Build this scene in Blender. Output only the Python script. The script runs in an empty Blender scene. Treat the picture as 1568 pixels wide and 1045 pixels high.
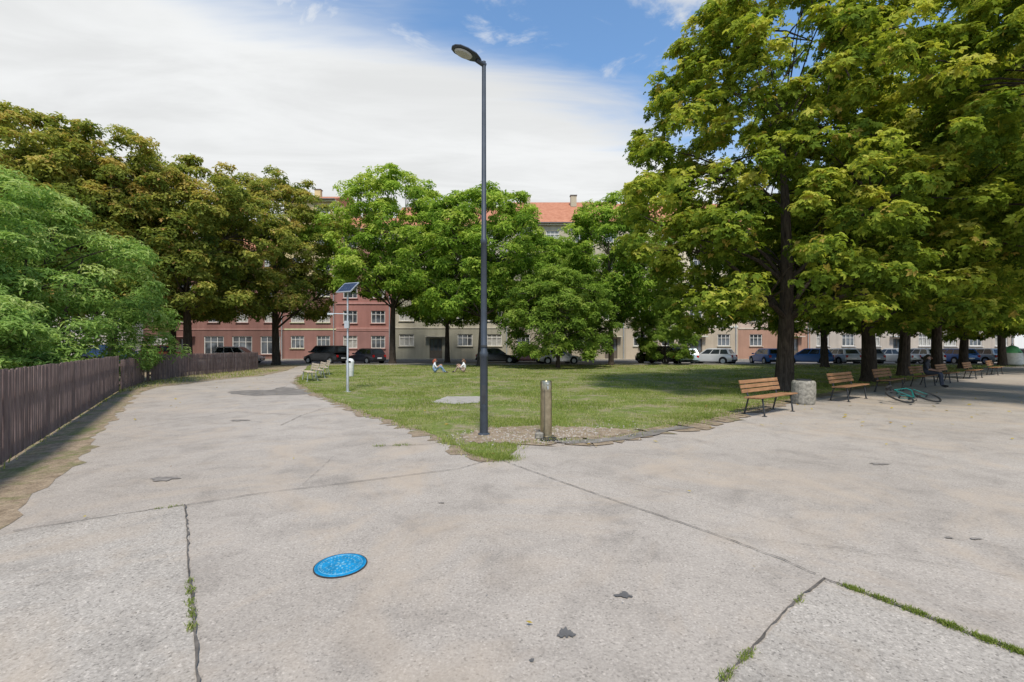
import bpy, math, random
import numpy as np
from mathutils import Vector, Matrix, Euler
R_ = math.radians
scene = bpy.context.scene
rnd = random.Random(7)

# ------------------------------------------------------------------ materials
def newmat(name):
    m = bpy.data.materials.new(name); m.use_nodes = True
    nt = m.node_tree
    for n in list(nt.nodes): nt.nodes.remove(n)
    return m, nt
def N(nt, typ, **kw):
    n = nt.nodes.new(typ)
    for k, v in kw.items(): setattr(n, k, v)
    return n
def L(nt, a, b): nt.links.new(a, b)
def noise(nt, vec, scale, detail=4, rough=.55, dist=0):
    n = N(nt, 'ShaderNodeTexNoise'); n.inputs['Scale'].default_value = scale
    n.inputs['Detail'].default_value = detail; n.inputs['Roughness'].default_value = rough
    n.inputs['Distortion'].default_value = dist
    if vec is not None: L(nt, vec, n.inputs['Vector'])
    return n.outputs['Fac']
def ramp(nt, fac, stops):
    r = N(nt, 'ShaderNodeValToRGB'); e = r.color_ramp.elements
    while len(e) < len(stops): e.new(.5)
    for i, (p, c) in enumerate(stops):
        e[i].position = p
        e[i].color = (c[0], c[1], c[2], 1) if hasattr(c, '__len__') else (c, c, c, 1)
    L(nt, fac, r.inputs['Fac']); return r.outputs['Color']
def mix(nt, fac, a, b, mode='MIX'):
    m = N(nt, 'ShaderNodeMix', data_type='RGBA', blend_type=mode)
    for sock, v in ((m.inputs['Factor'], fac), (m.inputs[6], a), (m.inputs[7], b)):
        if isinstance(v, bpy.types.NodeSocket): L(nt, v, sock)
        elif hasattr(v, '__len__'): sock.default_value = (v[0], v[1], v[2], 1)
        else: sock.default_value = v if sock == m.inputs['Factor'] else (v, v, v, 1)
    return m.outputs[2]
def finish(nt, color, rough=.8, metal=0, bump=None, bstr=.3, bdist=.01, spec=.3):
    p = N(nt, 'ShaderNodeBsdfPrincipled'); o = N(nt, 'ShaderNodeOutputMaterial')
    if isinstance(color, bpy.types.NodeSocket): L(nt, color, p.inputs['Base Color'])
    else: p.inputs['Base Color'].default_value = (*color, 1)
    if isinstance(rough, bpy.types.NodeSocket): L(nt, rough, p.inputs['Roughness'])
    else: p.inputs['Roughness'].default_value = rough
    p.inputs['Metallic'].default_value = metal
    p.inputs['Specular IOR Level'].default_value = spec
    if bump is not None:
        b = N(nt, 'ShaderNodeBump'); b.inputs['Strength'].default_value = bstr
        b.inputs['Distance'].default_value = bdist
        L(nt, bump, b.inputs['Height']); L(nt, b.outputs['Normal'], p.inputs['Normal'])
    L(nt, p.outputs[0], o.inputs[0]); return p
def objco(nt): return N(nt, 'ShaderNodeTexCoord').outputs['Object']
def geopos(nt): return N(nt, 'ShaderNodeNewGeometry').outputs['Position']

def simple(name, col, rough=.6, metal=0, var=.15, scale=6, spec=.4, bstr=.1):
    m, nt = newmat(name); co = objco(nt)
    f = noise(nt, co, scale, 4)
    a = tuple(c * (1 - var) for c in col); b = tuple(min(1, c * (1 + var)) for c in col)
    c = ramp(nt, f, [(.3, a), (.7, b)])
    finish(nt, c, rough, metal, f if bstr > 0 else None, bstr, .01, spec); return m

def m_asphalt(name, c0, c1, coarse=1.0, stain=.85):
    m, nt = newmat(name); p = geopos(nt)
    big = noise(nt, p, .28, 3, .6)
    med = noise(nt, p, 1.7, 5, .68, .6)
    fine = noise(nt, p, 60, 2, .7)
    vor = N(nt, 'ShaderNodeTexVoronoi'); vor.inputs['Scale'].default_value = 95; L(nt, p, vor.inputs['Vector'])
    col = ramp(nt, big, [(.3, c0), (.7, c1)])
    m1 = ramp(nt, med, [(.30, .74), (.5, .99), (.72, 1.09)])
    col = mix(nt, stain, col, mix(nt, 1, col, m1, 'MULTIPLY'))
    f1 = ramp(nt, fine, [(.3, .7), (.5, 1), (.68, 1.2)])
    col = mix(nt, min(1, .65 * coarse), col, mix(nt, 1, col, f1, 'MULTIPLY'))
    vc = N(nt, 'ShaderNodeSeparateColor'); L(nt, vor.outputs['Color'], vc.inputs[0])
    st = ramp(nt, vc.outputs[0], [(.0, .35), (.05, .7), (.09, 1), (.90, 1), (.96, 1.4)])
    col = mix(nt, min(1, .55 * coarse), col, mix(nt, 1, col, st, 'MULTIPLY'))
    d = noise(nt, p, .55, 4, .7, 1.2)
    df = ramp(nt, d, [(.48, 0), (.68, .6)])
    col = mix(nt, df, col, (.43, .345, .26))
    w = noise(nt, p, 4.2, 6, .75, 2.0)
    wf = ramp(nt, w, [(.31, .5), (.39, 0)])
    col = mix(nt, wf, col, (.20, .175, .15))
    finish(nt, col, .9, 0, fine, .25 * coarse, .005, .15); return m

def m_lawn(name):
    m, nt = newmat(name); p = geopos(nt)
    a = noise(nt, p, .33, 4, .65, .5); b = noise(nt, p, 1.5, 5, .7); f = noise(nt, p, 38, 2, .8)
    col = ramp(nt, a, [(.3, (.11, .16, .03)), (.5, (.17, .21, .05)), (.66, (.25, .235, .10))])
    col = mix(nt, ramp(nt, b, [(.47, 0), (.62, .85)]), col, (.31, .255, .165))
    col = mix(nt, .8, col, mix(nt, 1, col, ramp(nt, f, [(.3, .45), (.7, 1.4)]), 'MULTIPLY'))
    finish(nt, col, .95, 0, f, .8, .03, .1); return m
def m_dirt(name, gr=.5, mul=1.0):
    m, nt = newmat(name); p = geopos(nt)
    a = noise(nt, p, 1.3, 5, .7, .7); f = noise(nt, p, 45, 3, .8); c = noise(nt, p, 6, 3, .7)
    col = ramp(nt, c, [(.3, tuple(x * mul for x in (.22, .165, .11))), (.7, tuple(x * mul for x in (.40, .31, .215)))])
    col = mix(nt, ramp(nt, a, [(gr - .05, 0), (gr + .1, .8)]), col, (.14, .17, .05))
    col = mix(nt, .7, col, mix(nt, 1, col, ramp(nt, f, [(.3, .5), (.7, 1.35)]), 'MULTIPLY'))
    finish(nt, col, .95, 0, f, .8, .02, .1); return m

def m_leaf(name, stops, trans=.42):
    m, nt = newmat(name)
    at = N(nt, 'ShaderNodeAttribute', attribute_name='tint')
    col = ramp(nt, at.outputs['Fac'], stops)
    p = N(nt, 'ShaderNodeBsdfDiffuse'); L(nt, col, p.inputs['Color'])
    t = N(nt, 'ShaderNodeBsdfTranslucent')
    tc = mix(nt, 1, col, (1.2, 1.25, .7), 'MULTIPLY'); L(nt, tc, t.inputs['Color'])
    mx = N(nt, 'ShaderNodeMixShader'); mx.inputs[0].default_value = trans
    L(nt, p.outputs[0], mx.inputs[1]); L(nt, t.outputs[0], mx.inputs[2])
    o = N(nt, 'ShaderNodeOutputMaterial'); L(nt, mx.outputs[0], o.inputs[0]); return m
def m_bark():
    m, nt = newmat('bark'); co = objco(nt)
    mp = N(nt, 'ShaderNodeMapping'); mp.inputs['Scale'].default_value = (9, 9, 1.6); L(nt, co, mp.inputs[0])
    f = noise(nt, mp.outputs[0], 1.5, 5, .7, .8)
    c = ramp(nt, f, [(.3, (.022, .018, .015)), (.7, (.11, .088, .07))])
    finish(nt, c, .95, 0, f, .9, .04, .1); return m
def m_wall(name, col, scale=1.0):
    m, nt = newmat(name); p = geopos(nt)
    a = noise(nt, p, .35, 4, .6)
    mp = N(nt, 'ShaderNodeMapping'); mp.inputs['Scale'].default_value = (1.6, 1.6, .12); L(nt, p, mp.inputs[0])
    s = noise(nt, mp.outputs[0], 1, 4, .65)
    c = ramp(nt, a, [(.3, tuple(x * .82 for x in col)), (.7, tuple(min(1, x * 1.08) for x in col))])
    c = mix(nt, ramp(nt, s, [(.4, 0), (.75, .5)]), c, tuple(x * .55 for x in col))
    finish(nt, c, .9, 0, None, .3, .01, .15); return m
def m_tile():
    m, nt = newmat('roof_tile'); p = geopos(nt)
    w = N(nt, 'ShaderNodeTexWave'); w.bands_direction = 'Z'; w.inputs['Scale'].default_value = 1.3; w.inputs['Distortion'].default_value = .6
    L(nt, p, w.inputs['Vector'])
    a = noise(nt, p, 2, 5, .7)
    c = ramp(nt, a, [(.3, (.40, .16, .09)), (.7, (.56, .26, .16))])
    c = mix(nt, .3, c, mix(nt, 1, c, w.outputs['Color'], 'MULTIPLY'))
    finish(nt, c, .85, 0, w.outputs['Fac'], .4, .03, .15); return m
def m_glass(name, col=(.05, .06, .07)):
    m, nt = newmat(name); p = geopos(nt)
    a = noise(nt, p, .6, 2)
    c = ramp(nt, a, [(.4, tuple(x * .5 for x in col)), (.6, tuple(x * 1.8 for x in col))])
    finish(nt, c, .08, 0, spec=.8); return m

BARK = m_bark()
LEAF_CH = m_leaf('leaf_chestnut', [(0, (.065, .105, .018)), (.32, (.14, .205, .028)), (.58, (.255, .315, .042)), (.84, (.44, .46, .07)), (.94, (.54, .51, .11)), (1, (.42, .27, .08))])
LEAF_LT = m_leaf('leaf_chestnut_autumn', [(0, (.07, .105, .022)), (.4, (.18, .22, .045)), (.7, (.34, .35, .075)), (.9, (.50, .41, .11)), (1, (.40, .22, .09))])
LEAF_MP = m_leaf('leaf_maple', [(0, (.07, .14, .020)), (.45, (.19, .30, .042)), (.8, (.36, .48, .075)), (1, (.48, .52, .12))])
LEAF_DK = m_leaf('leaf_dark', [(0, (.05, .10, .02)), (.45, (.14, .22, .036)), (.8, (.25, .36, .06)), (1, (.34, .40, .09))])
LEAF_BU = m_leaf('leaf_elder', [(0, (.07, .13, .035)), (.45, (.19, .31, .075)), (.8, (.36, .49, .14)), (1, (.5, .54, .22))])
GRASSM = m_leaf('grass_blade', [(0, (.10, .155, .028)), (.5, (.20, .255, .05)), (.85, (.34, .35, .11)), (1, (.52, .45, .24))], .25)
FALLEN = m_leaf('fallen_leaf', [(0, (.35, .25, .05)), (.5, (.42, .33, .06)), (1, (.22, .11, .04))], .1)
ASPH = m_asphalt('asphalt_old', (.325, .283, .238), (.395, .348, .298))
ASPH2 = m_asphalt('asphalt_coarse', (.335, .298, .255), (.40, .358, .308), 1.4)
ASPHR = m_asphalt('asphalt_road', (.13, .13, .13), (.19, .185, .18))
LAWN = m_lawn('lawn_turf'); DIRT = m_dirt('dirt_verge', .54); SOIL = m_dirt('bare_soil', .6, .95)
PAVE = simple('pavement_stone', (.33, .30, .26), .9, 0, .25, 5)
CRACK = simple('crack_tar', (.11, .095, .08), .95, 0, .5, 9)
STAIN = simple('oil_stain', (.10, .095, .09), .8, 0, .3, 12)
STAIN2 = simple('faint_stain', (.21, .185, .16), .9, 0, .3, 12)
ASPHD = simple('asphalt_dark', (.20, .175, .15), .55, 0, .35, 3)  # darker, smoother asphalt for both dark patches
def m_wood(name, c0, c1, st=(2, 30, 30)):
    m, nt = newmat(name); co = objco(nt)
    oi = noise(nt, co, 3.1, 3, .6)
    mp = N(nt, 'ShaderNodeMapping'); mp.inputs['Scale'].default_value = st; L(nt, co, mp.inputs[0])
    f = noise(nt, mp.outputs[0], 1, 5, .6, .4)
    c = ramp(nt, f, [(.3, c0), (.7, c1)])
    c = mix(nt, .7, c, mix(nt, 1, c, ramp(nt, oi, [(.3, .65), (.7, 1.25)]), 'MULTIPLY'))
    finish(nt, c, .8, 0, f, .4, .01, .2); return m
FENCEM = m_wood('fence_wood', (.135, .092, .084), (.27, .20, .18), (9, 9, 1))
WOOD = m_wood('bench_wood', (.24, .115, .055), (.42, .235, .12))
WOODL = m_wood('bench_wood_pale', (.42, .34, .25), (.6, .5, .38))
IRON = simple('dark_iron', (.045, .047, .05), .5, .3, .3)
POSTM = simple('lamp_paint', (.05, .06, .075), .42, .2, .25, 3)
GALV = simple('galvanised', (.50, .52, .53), .45, .6, .12)
BRONZE = simple('brushed_metal', (.42, .36, .25), .28, .92, .25, 9)
LENS = simple('lamp_lens', (.40, .41, .38), .25, 0, .1)
CONC = simple('concrete', (.26, .24, .20), .9, 0, .45, 14, .2, .6)
RUBBER = simple('rubber', (.02, .02, .02), .8)
PLW = simple('white_plastic', (.7, .7, .68), .45)
DARK = simple('dark_inside', (.015, .015, .015), .9)
FRAMEW = simple('window_frame', (.62, .6, .56), .5)
GLASS = m_glass('window_glass', (.08, .09, .10)); CGLASS = m_glass('car_glass', (.02, .025, .03))
TILE = m_tile()
SLATE = simple('slate', (.12, .11, .11), .8)

# ------------------------------------------------------------------ mesh builder
class MB:
    def __init__(s): s.v = []; s.f = []; s.m = []
    def add(s, vs, fs, mat=0):
        o = len(s.v); s.v += [tuple(v) for v in vs]
        for f in fs: s.f.append(tuple(i + o for i in f)); s.m.append(mat)
    def box(s, c, d, mat=0, R=None, bev=0):
        x, y, z = d[0] / 2, d[1] / 2, d[2] / 2
        vs = [Vector((a * x, b * y, e * z)) for a in (-1, 1) for b in (-1, 1) for e in (-1, 1)]
        if R is not None: vs = [R @ v for v in vs]
        c = Vector(c)
        s.add([v + c for v in vs], [(0, 1, 3, 2), (4, 6, 7, 5), (0, 4, 5, 1), (2, 3, 7, 6), (0, 2, 6, 4), (1, 5, 7, 3)], mat)
    def tube(s, pts, rads, mat=0, seg=10, cap=True):
        pts = [Vector(p) for p in pts]
        if not hasattr(rads, '__len__'): rads = [rads] * len(pts)
        vs = []; up = None
        for i, p in enumerate(pts):
            d = (pts[min(i + 1, len(pts) - 1)] - pts[max(i - 1, 0)])
            if d.length < 1e-6: d = Vector((0, 0, 1))
            d.normalize()
            if up is None: up = Vector((1, 0, 0)) if abs(d.x) < .8 else Vector((0, 1, 0))
            a = d.cross(up).normalized(); b = d.cross(a).normalized()
            for k in range(seg):
                t = 2 * math.pi * k / seg
                vs.append(p + (a * math.cos(t) + b * math.sin(t)) * rads[i])
        fs = []
        for i in range(len(pts) - 1):
            for k in range(seg):
                k2 = (k + 1) % seg
                fs.append((i * seg + k, i * seg + k2, (i + 1) * seg + k2, (i + 1) * seg + k))
        if cap:
            fs.append(tuple(range(seg))); fs.append(tuple((len(pts) - 1) * seg + k for k in reversed(range(seg))))
        s.add(vs, fs, mat)
    def lathe(s, c, prof, mat=0, seg=24, sx=1, sy=1):
        vs = []; fs = []
        for (r, z) in prof:
            for k in range(seg):
                t = 2 * math.pi * k / seg
                vs.append((c[0] + r * sx * math.cos(t), c[1] + r * sy * math.sin(t), c[2] + z))
        for i in range(len(prof) - 1):
            for k in range(seg):
                k2 = (k + 1) % seg
                fs.append((i * seg + k, i * seg + k2, (i + 1) * seg + k2, (i + 1) * seg + k))
        s.add(vs, fs, mat)
    def torus(s, c, ax, R, r, mat=0, seg=28, rs=6):
        ax = Vector(ax).normalized(); a = ax.orthogonal().normalized(); b = ax.cross(a); c = Vector(c)
        vs = []; fs = []
        for i in range(seg):
            t = 2 * math.pi * i / seg; d = a * math.cos(t) + b * math.sin(t)
            for j in range(rs):
                u = 2 * math.pi * j / rs
                vs.append(c + d * (R + r * math.cos(u)) + ax * r * math.sin(u))
        for i in range(seg):
            for j in range(rs):
                i2 = (i + 1) % seg; j2 = (j + 1) % rs
                fs.append((i * rs + j, i2 * rs + j, i2 * rs + j2, i * rs + j2))
        s.add(vs, fs, mat)
    def obj(s, name, mats, parent=None, M=None, smooth=False, bevel=0):
        me = bpy.data.meshes.new(name); me.from_pydata(s.v, [], s.f)
        for m in mats: me.materials.append(m)
        me.polygons.foreach_set('material_index', s.m)
        if smooth: me.polygons.foreach_set('use_smooth', [True] * len(s.f))
        me.update()
        o = bpy.data.objects.new(name, me); scene.collection.objects.link(o)
        if M is not None: o.matrix_world = M
        if parent is not None: o.parent = parent
        if smooth:
            try: me.set_sharp_from_angle(angle=R_(40))
            except Exception: pass
        if bevel:
            b = o.modifiers.new('Bevel', 'BEVEL'); b.width = bevel; b.segments = 2; b.limit_method = 'ANGLE'
        return o
def empty(name, loc=(0, 0, 0), rz=0):
    e = bpy.data.objects.new(name, None); e.location = loc; e.rotation_euler = (0, 0, rz); e.empty_display_size = .2
    scene.collection.objects.link(e); return e
def meshobj(name, V, F, mats, mi=None, tint=None):
    me = bpy.data.meshes.new(name)
    me.from_pydata(V.tolist() if hasattr(V, 'tolist') else V, [], F.tolist() if hasattr(F, 'tolist') else F)
    for m in mats: me.materials.append(m)
    if mi is not None: me.polygons.foreach_set('material_index', mi)
    if tint is not None:
        a = me.attributes.new('tint', 'FLOAT', 'FACE'); a.data.foreach_set('value', np.ascontiguousarray(tint, dtype=np.float32))
    me.update()
    o = bpy.data.objects.new(name, me); scene.collection.objects.link(o); return o

# ------------------------------------------------------------------ ground sheets
def rough_poly(pts, step=.25, amp=.05, seed=1, closed=True):
    r = random.Random(seed); out = []
    n = len(pts)
    for i in range(n if closed else n - 1):
        a = Vector(pts[i]); b = Vector(pts[(i + 1) % n]); d = b - a; k = max(1, min(160, int(d.length / step)))
        nn = Vector((-d.y, d.x)).normalized() if d.length > 0 else Vector((0, 0))
        for j in range(k):
            t = j / k; p = a + d * t
            w = amp * (r.uniform(-1, 1) * .5 + .6 * math.sin(p.x * 3.1 + seed) * math.sin(p.y * 2.3 + 1.7 * seed))
            out.append((p.x + nn.x * w, p.y + nn.y * w))
    return out
def sheet(name, pts, z, mat):
    return meshobj(name, [(p[0], p[1], z) for p in pts], [tuple(range(len(pts)))], [mat])
def strip(pts, w, z, amp, seed, step=.05, lo=.35, hi=1.3):
    r = random.Random(seed); P = rough_poly(pts, step, amp, seed, False); V = []; F = []
    for i, p in enumerate(P):
        a = Vector(P[max(i - 1, 0)]); b = Vector(P[min(i + 1, len(P) - 1)]); d = (b - a); n = Vector((-d.y, d.x)).normalized() if d.length else Vector((1, 0))
        ww = w * r.uniform(lo, hi)
        V += [(p[0] + n.x * ww / 2, p[1] + n.y * ww / 2, z), (p[0] - n.x * ww / 2, p[1] - n.y * ww / 2, z)]
        if i: k = 2 * i; F.append((k - 2, k - 1, k + 1, k))
    return V, F

sheet('ground', [(-500, -300), (500, -300), (500, 700), (-500, 700)], 0, DIRT)
plaza = [(-4.0, -8), (-4.1, 2.2), (-4.6, 3.9), (-5.3, 4.8), (-6.5, 6.4), (-8.4, 9.06), (-12.7, 15.3), (-14.2, 18.2), (-14.5, 22.3), (-13.9, 25.3), (-15.3, 31), (-18.6, 39.5), (-19.2, 41), (90, 41), (90, -8)]
sheet('asphalt_path', rough_poly(plaza, .3, .07, 3), .004, ASPH)
lawnp = [(-.18, 6.45), (-.69, 6.93), (-1.19, 7.96), (-2.0, 9.07), (-3.18, 10.6), (-4.2, 12.0), (-6.0, 14.7), (-7.6, 17.2), (-9.7, 20.6), (-12, 26), (-16.7, 37), (-18.2, 41.0),
         (50, 41.0), (38, 36), (20, 22.8), (12, 16.8), (7.8, 13.3), (5.6, 11.15), (4.67, 10.3), (3.45, 9.2), (2.82, 8.71), (2.08, 8.02), (1.33, 7.75), (.62, 7.7), (.15, 7.45), (.05, 6.95)]
lawn_r = rough_poly(lawnp, .16, .10, 5)
sheet('lawn', lawn_r, .014, LAWN)
V1, F1 = strip(lawnp[:10], .42, .0105, .12, 21, .12, .3, 1.5)
V2, F2 = strip(lawnp[14:25], .65, .0175, .14, 22, .10, .3, 1.4)
meshobj('worn_edge', V1 + V2, F1 + [tuple(k + len(V1) for k in q) for q in F2], [SOIL])
soilp = [(.1, 7.45), (-.75, 7.6), (-1.05, 8.2), (-.5, 8.9), (.5, 9.15), (1.4, 9.0), (2.2, 8.75), (1.9, 8.2), (1.4, 7.95), (.62, 7.78)]
bare1 = rough_poly(soilp, .10, .18, 8)
sheet('bare_soil', bare1, .0205, SOIL)
slab = [(-2.3, 13.0), (-2.1, 14.6), (-.95, 14.6), (-.95, 12.9), (-1.6, 12.6)]
sheet('concrete_slab', rough_poly(slab, .2, .05, 9), .024, PAVE)
bare2 = rough_poly([(3.6, 13.2), (4.2, 14.1), (5.6, 14.6), (6.6, 14.2), (6.0, 13.3), (4.8, 12.9)], .12, .25, 14)
sheet('dirt_verge', rough_poly([(-4.0, 1.5), (-4.5, 3.9), (-5.1, 4.8), (-6.1, 6.4), (-7.9, 8.7), (-12.5, 15.1), (-14.0, 17.5), (-14.4, 22), (-13.9, 25.3), (-15.4, 31), (-18.9, 41), (-24, 41), (-18.5, 32), (-17.8, 22), (-14.8, 16.6), (-7.1, 6.0), (-5.1, 3.2), (-5.1, 1.5)], .2, .16, 4), .008, DIRT)
sheet('asphalt_patch', [(-3.3, 4.57), (-2.8, 3.95), (-2.42, 3.4), (-1.92, 2.73), (-1.5, 2.17), (-.7, 1.0), (-3.9, 1.0), (-4.0, 2.4), (-4.35, 3.75), (-4.2, 4.0), (-3.7, 4.42)], .0095, ASPH2)
sheet('asphalt_patch', [(2.15, 3.12), (1.77, 2.83), (1.33, 2.45), (1.0, 2.16), (.2, 1.4), (3.3, 1.3), (2.98, 1.9), (2.65, 2.35), (2.45, 2.67), (2.33, 2.86)], .008, ASPH2)
sheet('dark_patch', rough_poly([(.7, 7.55), (1.35, 7.5), (2.1, 7.8), (2.85, 8.45), (3.6, 9.0), (3.35, 9.15), (2.7, 8.75), (2.0, 8.1), (1.3, 7.8), (.8, 7.7)], .1, .08, 2), .0235, ASPHD)  # damp, moist asphalt along the right lawn edge
sheet('dark_patch', rough_poly([(-9.6, 15.3), (-7.4, 15.0), (-6.6, 15.7), (-7.4, 16.6), (-9.3, 18.4), (-9.0, 17), (-10.2, 16.4)], .3, .2, 6), .0082, ASPHD)  # simply a darker area of the left path
def blob(cx, cy, rx, ry, seed, sp=.45):
    r = random.Random(seed); out = []
    for k in range(30):
        t = k / 30 * 2 * math.pi; q = 1 + sp * (r.uniform(-1, 1) * (.9 if k % 2 else .4) + .35 * math.sin(3 * t + seed))
        out.append((cx + rx * q * math.cos(t), cy + ry * q * math.sin(t)))
    return out
for i, (x, y, rx, ry, mt) in enumerate([(.30, 2.53, .042, .042, 0), (.72, 2.92, .05, .032, 0), (.10, 2.31, .012, .012, 0), (-4.2, 5.5, .15, .09, 1), (-5.9, 9.9, .2, .12, 1), (5.0, 6.2, .12, .05, 1), (3.85, 3.78, .05, .018, 1), (3.65, 3.8, .03, .02, 1), (-.72, 4.65, .03, .015, 1)]):
    sheet('oil_stain', blob(x, y, rx, ry, i + 3), .0125, (STAIN, STAIN2)[mt])
cracks = [([(-3.3, 4.59), (-2.42, 3.4), (-1.92, 2.73), (-1.5, 2.17), (-.7, 1.0)], .014),
          ([(-3.55, 4.44), (-3.3, 4.57), (-2.73, 4.96), (-2.13, 5.23), (-.71, 5.93), (-.25, 6.5)], .010),
          ([(-.18, 6.45), (.58, 5.36), (1.16, 4.59), (1.74, 3.83), (2.03, 3.4), (2.15, 3.13)], .010),
          ([(2.15, 3.13), (2.33, 2.87), (2.45, 2.68), (2.56, 2.49), (2.65, 2.36), (2.98, 1.9)], .024),
          ([(2.15, 3.13), (1.77, 2.84), (1.33, 2.46), (1.0, 2.17), (.2, 1.4)], .015),
          ([(-3.55, 4.44), (-4.35, 3.9)], .010),
          ([(1.74, 3.83), (2.6, 3.6), (3.6, 3.1), (4.5, 2.8)], .0035),
          ([(-7.4, 9.0), (-6.8, 11.2), (-4.9, 10.6), (-4.7, 9.2)], .014),
          ([(-4.9, 10.6), (-4.9, 12.0)], .012), ([(-2.2, 7.3), (-1.6, 7.4), (-.9, 7.6)], .012),
          ([(.3, 6.2), (1.5, 5.2), (2.4, 4.1), (2.8, 3.4)], .003), ([(-1.9, 8.6), (-2.6, 6.6), (-2.4, 5.2)], .0035)]
V = []; F = []
for i, (p, w) in enumerate(cracks):
    v, f = strip(p, w, .0165, .012, i + 1); o = len(V); V += v; F += [tuple(k + o for k in q) for q in f]
meshobj('asphalt_cracks', V, F, [CRACK])

sheet('road', [(-120, 41), (140, 41), (140, 55.8), (-120, 55.8)], .010, ASPHR)
b = MB(); b.box((10, 40.9, .05), (64, .2, .12), 0); b.box((10, 55.9, .05), (260, .2, .12), 0); b.obj('kerb', [CONC])
b = MB(); b.box((10, 57.5, .05), (260, 3.0, .10), 0); b.obj('pavement', [PAVE])

# ------------------------------------------------------------------ grass
def inpoly(x, y, P):
    P = np.array(P); n = len(P); r = np.zeros(len(x), bool); j = n - 1
    for i in range(n):
        xi, yi = P[i]; xj, yj = P[j]
        if yi != yj:
            c = ((yi > y) != (yj > y)) & (x < (xj - xi) * (y - yi) / (yj - yi) + xi); r ^= c
        j = i
    return r
G = np.random.default_rng(11)
def blades(x, y, h, w, z=.012, lean=.5):
    n = len(x); a = G.random(n) * 2 * np.pi; la = G.random(n) * 2 * np.pi; l = G.random(n) * lean * h
    dx = np.cos(a) * w / 2; dy = np.sin(a) * w / 2
    V = np.empty((n, 3, 3)); V[:, 0] = np.c_[x - dx, y - dy, np.full(n, z)]; V[:, 1] = np.c_[x + dx, y + dy, np.full(n, z)]
    V[:, 2] = np.c_[x + np.cos(la) * l, y + np.sin(la) * l, z + h]
    return V.reshape(-1, 3), np.arange(3 * n).reshape(-1, 3)
def wav(x, y): return .5 + .17 * np.sin(x * 1.7 + 1.3 * np.sin(y * .9)) + .17 * np.sin(y * 2.1 + 1.1 * np.sin(x * 1.3)) + .16 * np.sin(x * 4.7 + 2 * np.sin(y * 3.1)) * np.sin(y * 4.1 + 1.5 * np.sin(x * 2.3))
VV = []; FF = []; TT = []; off = 0
def addbl(x, y, h, w, t, z=.012, lean=.6):
    global off
    v, f = blades(x, y, h, w, z, lean); VV.append(v); FF.append(f + off); off += len(v); TT.append(t)
for (y0, y1, x0, x1, n, hh, ww) in [(6.3, 11, -4, 6, 110000, .036, .011), (11, 18, -9, 13, 120000, .045, .017), (18, 30, -14, 30, 100000, .05, .03), (30, 41, -19, 46, 36000, .06, .05)]:
    x = G.uniform(x0, x1, n); y = G.uniform(y0, y1, n); k = inpoly(x, y, lawn_r)
    k &= ~(inpoly(x, y, bare1) & (G.random(n) > .05)) & ~(inpoly(x, y, slab) & (G.random(n) > .03)) & ~(inpoly(x, y, bare2) & (G.random(n) > .25))
    wv = wav(x, y); k &= G.random(n) < np.clip(-.32 + 1.6 * wv, .03, 1)
    x = x[k]; y = y[k]; wv = wv[k]; m = len(x)
    addbl(x, y, hh * (.5 + G.random(m)) * (.5 + .8 * wv), ww * (.7 + .6 * G.random(m)), np.clip(.9 - .5 * wv + G.normal(0, .2, m), 0, 1))
E = np.array(lawn_r); sel = E[(E[:, 1] < 24)]
for rep in range(38):
    p = sel + G.normal(0, .10, sel.shape)
    kk = G.random(len(p)) < np.clip(-.3 + 1.4 * wav(p[:, 0] * 1.9, p[:, 1] * 1.7), 0, 1) * np.where((p[:, 0] > .3) & (p[:, 1] < 12), .6, 1); p = p[kk]; m = len(p)
    addbl(p[:, 0], p[:, 1], .03 + .045 * G.random(m), .010 + .008 * G.random(m), np.clip(G.normal(.6, .2, m), 0, 1), .006)
n = 70000; x = G.uniform(-19, -4, n); y = G.uniform(2, 33, n)
verge = [(-5.3, 3.6), (-6.6, 5.9), (-8.5, 8.6), (-13.2, 15.2), (-14.5, 18.0), (-14.9, 22), (-14.3, 25.3), (-15.8, 31), (-18.5, 33), (-17.8, 22), (-14.8, 16.6), (-7.3, 5.8), (-5.6, 3.2)]
k = inpoly(x, y, verge) & (G.random(n) < wav(x * 2, y * 2) * (.5 + .5 * (y > 16))); x = x[k]; y = y[k]; m = len(x)
addbl(x, y, .05 + .10 * G.random(m), .015 + .012 * G.random(m), np.clip(G.normal(.75, .2, m), 0, 1), .008)
def linet(pts, n, sp, h):
    pts = np.array(pts); s = G.random(n) * (len(pts) - 1); i = s.astype(int); t = (s - i)[:, None]
    p = pts[i] * (1 - t) + pts[i + 1] * t + G.normal(0, sp, (n, 2))
    keep = G.random(n) < (.12 + .88 * (np.sin(s * 9 + pts[0, 0] * 5) > -.25)); p = p[keep]; m = len(p)
    addbl(p[:, 0], p[:, 1], h * (.4 + G.random(m)), .004 + .004 * G.random(m), np.clip(G.normal(.45, .2, m), 0, 1), .012, 1.2)
linet([(2.2, 3.05), (2.33, 2.87), (2.45, 2.68), (2.56, 2.49), (2.65, 2.36), (2.98, 1.9)], 4200, .016, .02)
linet([(-2.2, 3.1), (-2.05, 2.9), (-1.92, 2.73), (-1.8, 2.55)], 700, .012, .018)
linet([(1.84, 2.9), (1.74, 2.8)], 120, .012, .02); linet([(1.25, 2.38), (1.0, 2.17)], 350, .012, .02)
linet([(-3.5, 4.46), (-3.3, 4.57)], 100, .015, .02); linet([(-2.2, 7.3), (-1.6, 7.4)], 350, .03, .03)
linet([(-.69, 6.93), (-.18, 6.45), (.02, 6.5)], 2200, .08, .05)
linet([(-5.3, 4.0), (-4.5, 3.9)], 150, .03, .03)
meshobj('grass', np.concatenate(VV), np.concatenate(FF), [GRASSM], None, np.concatenate(TT))

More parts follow.
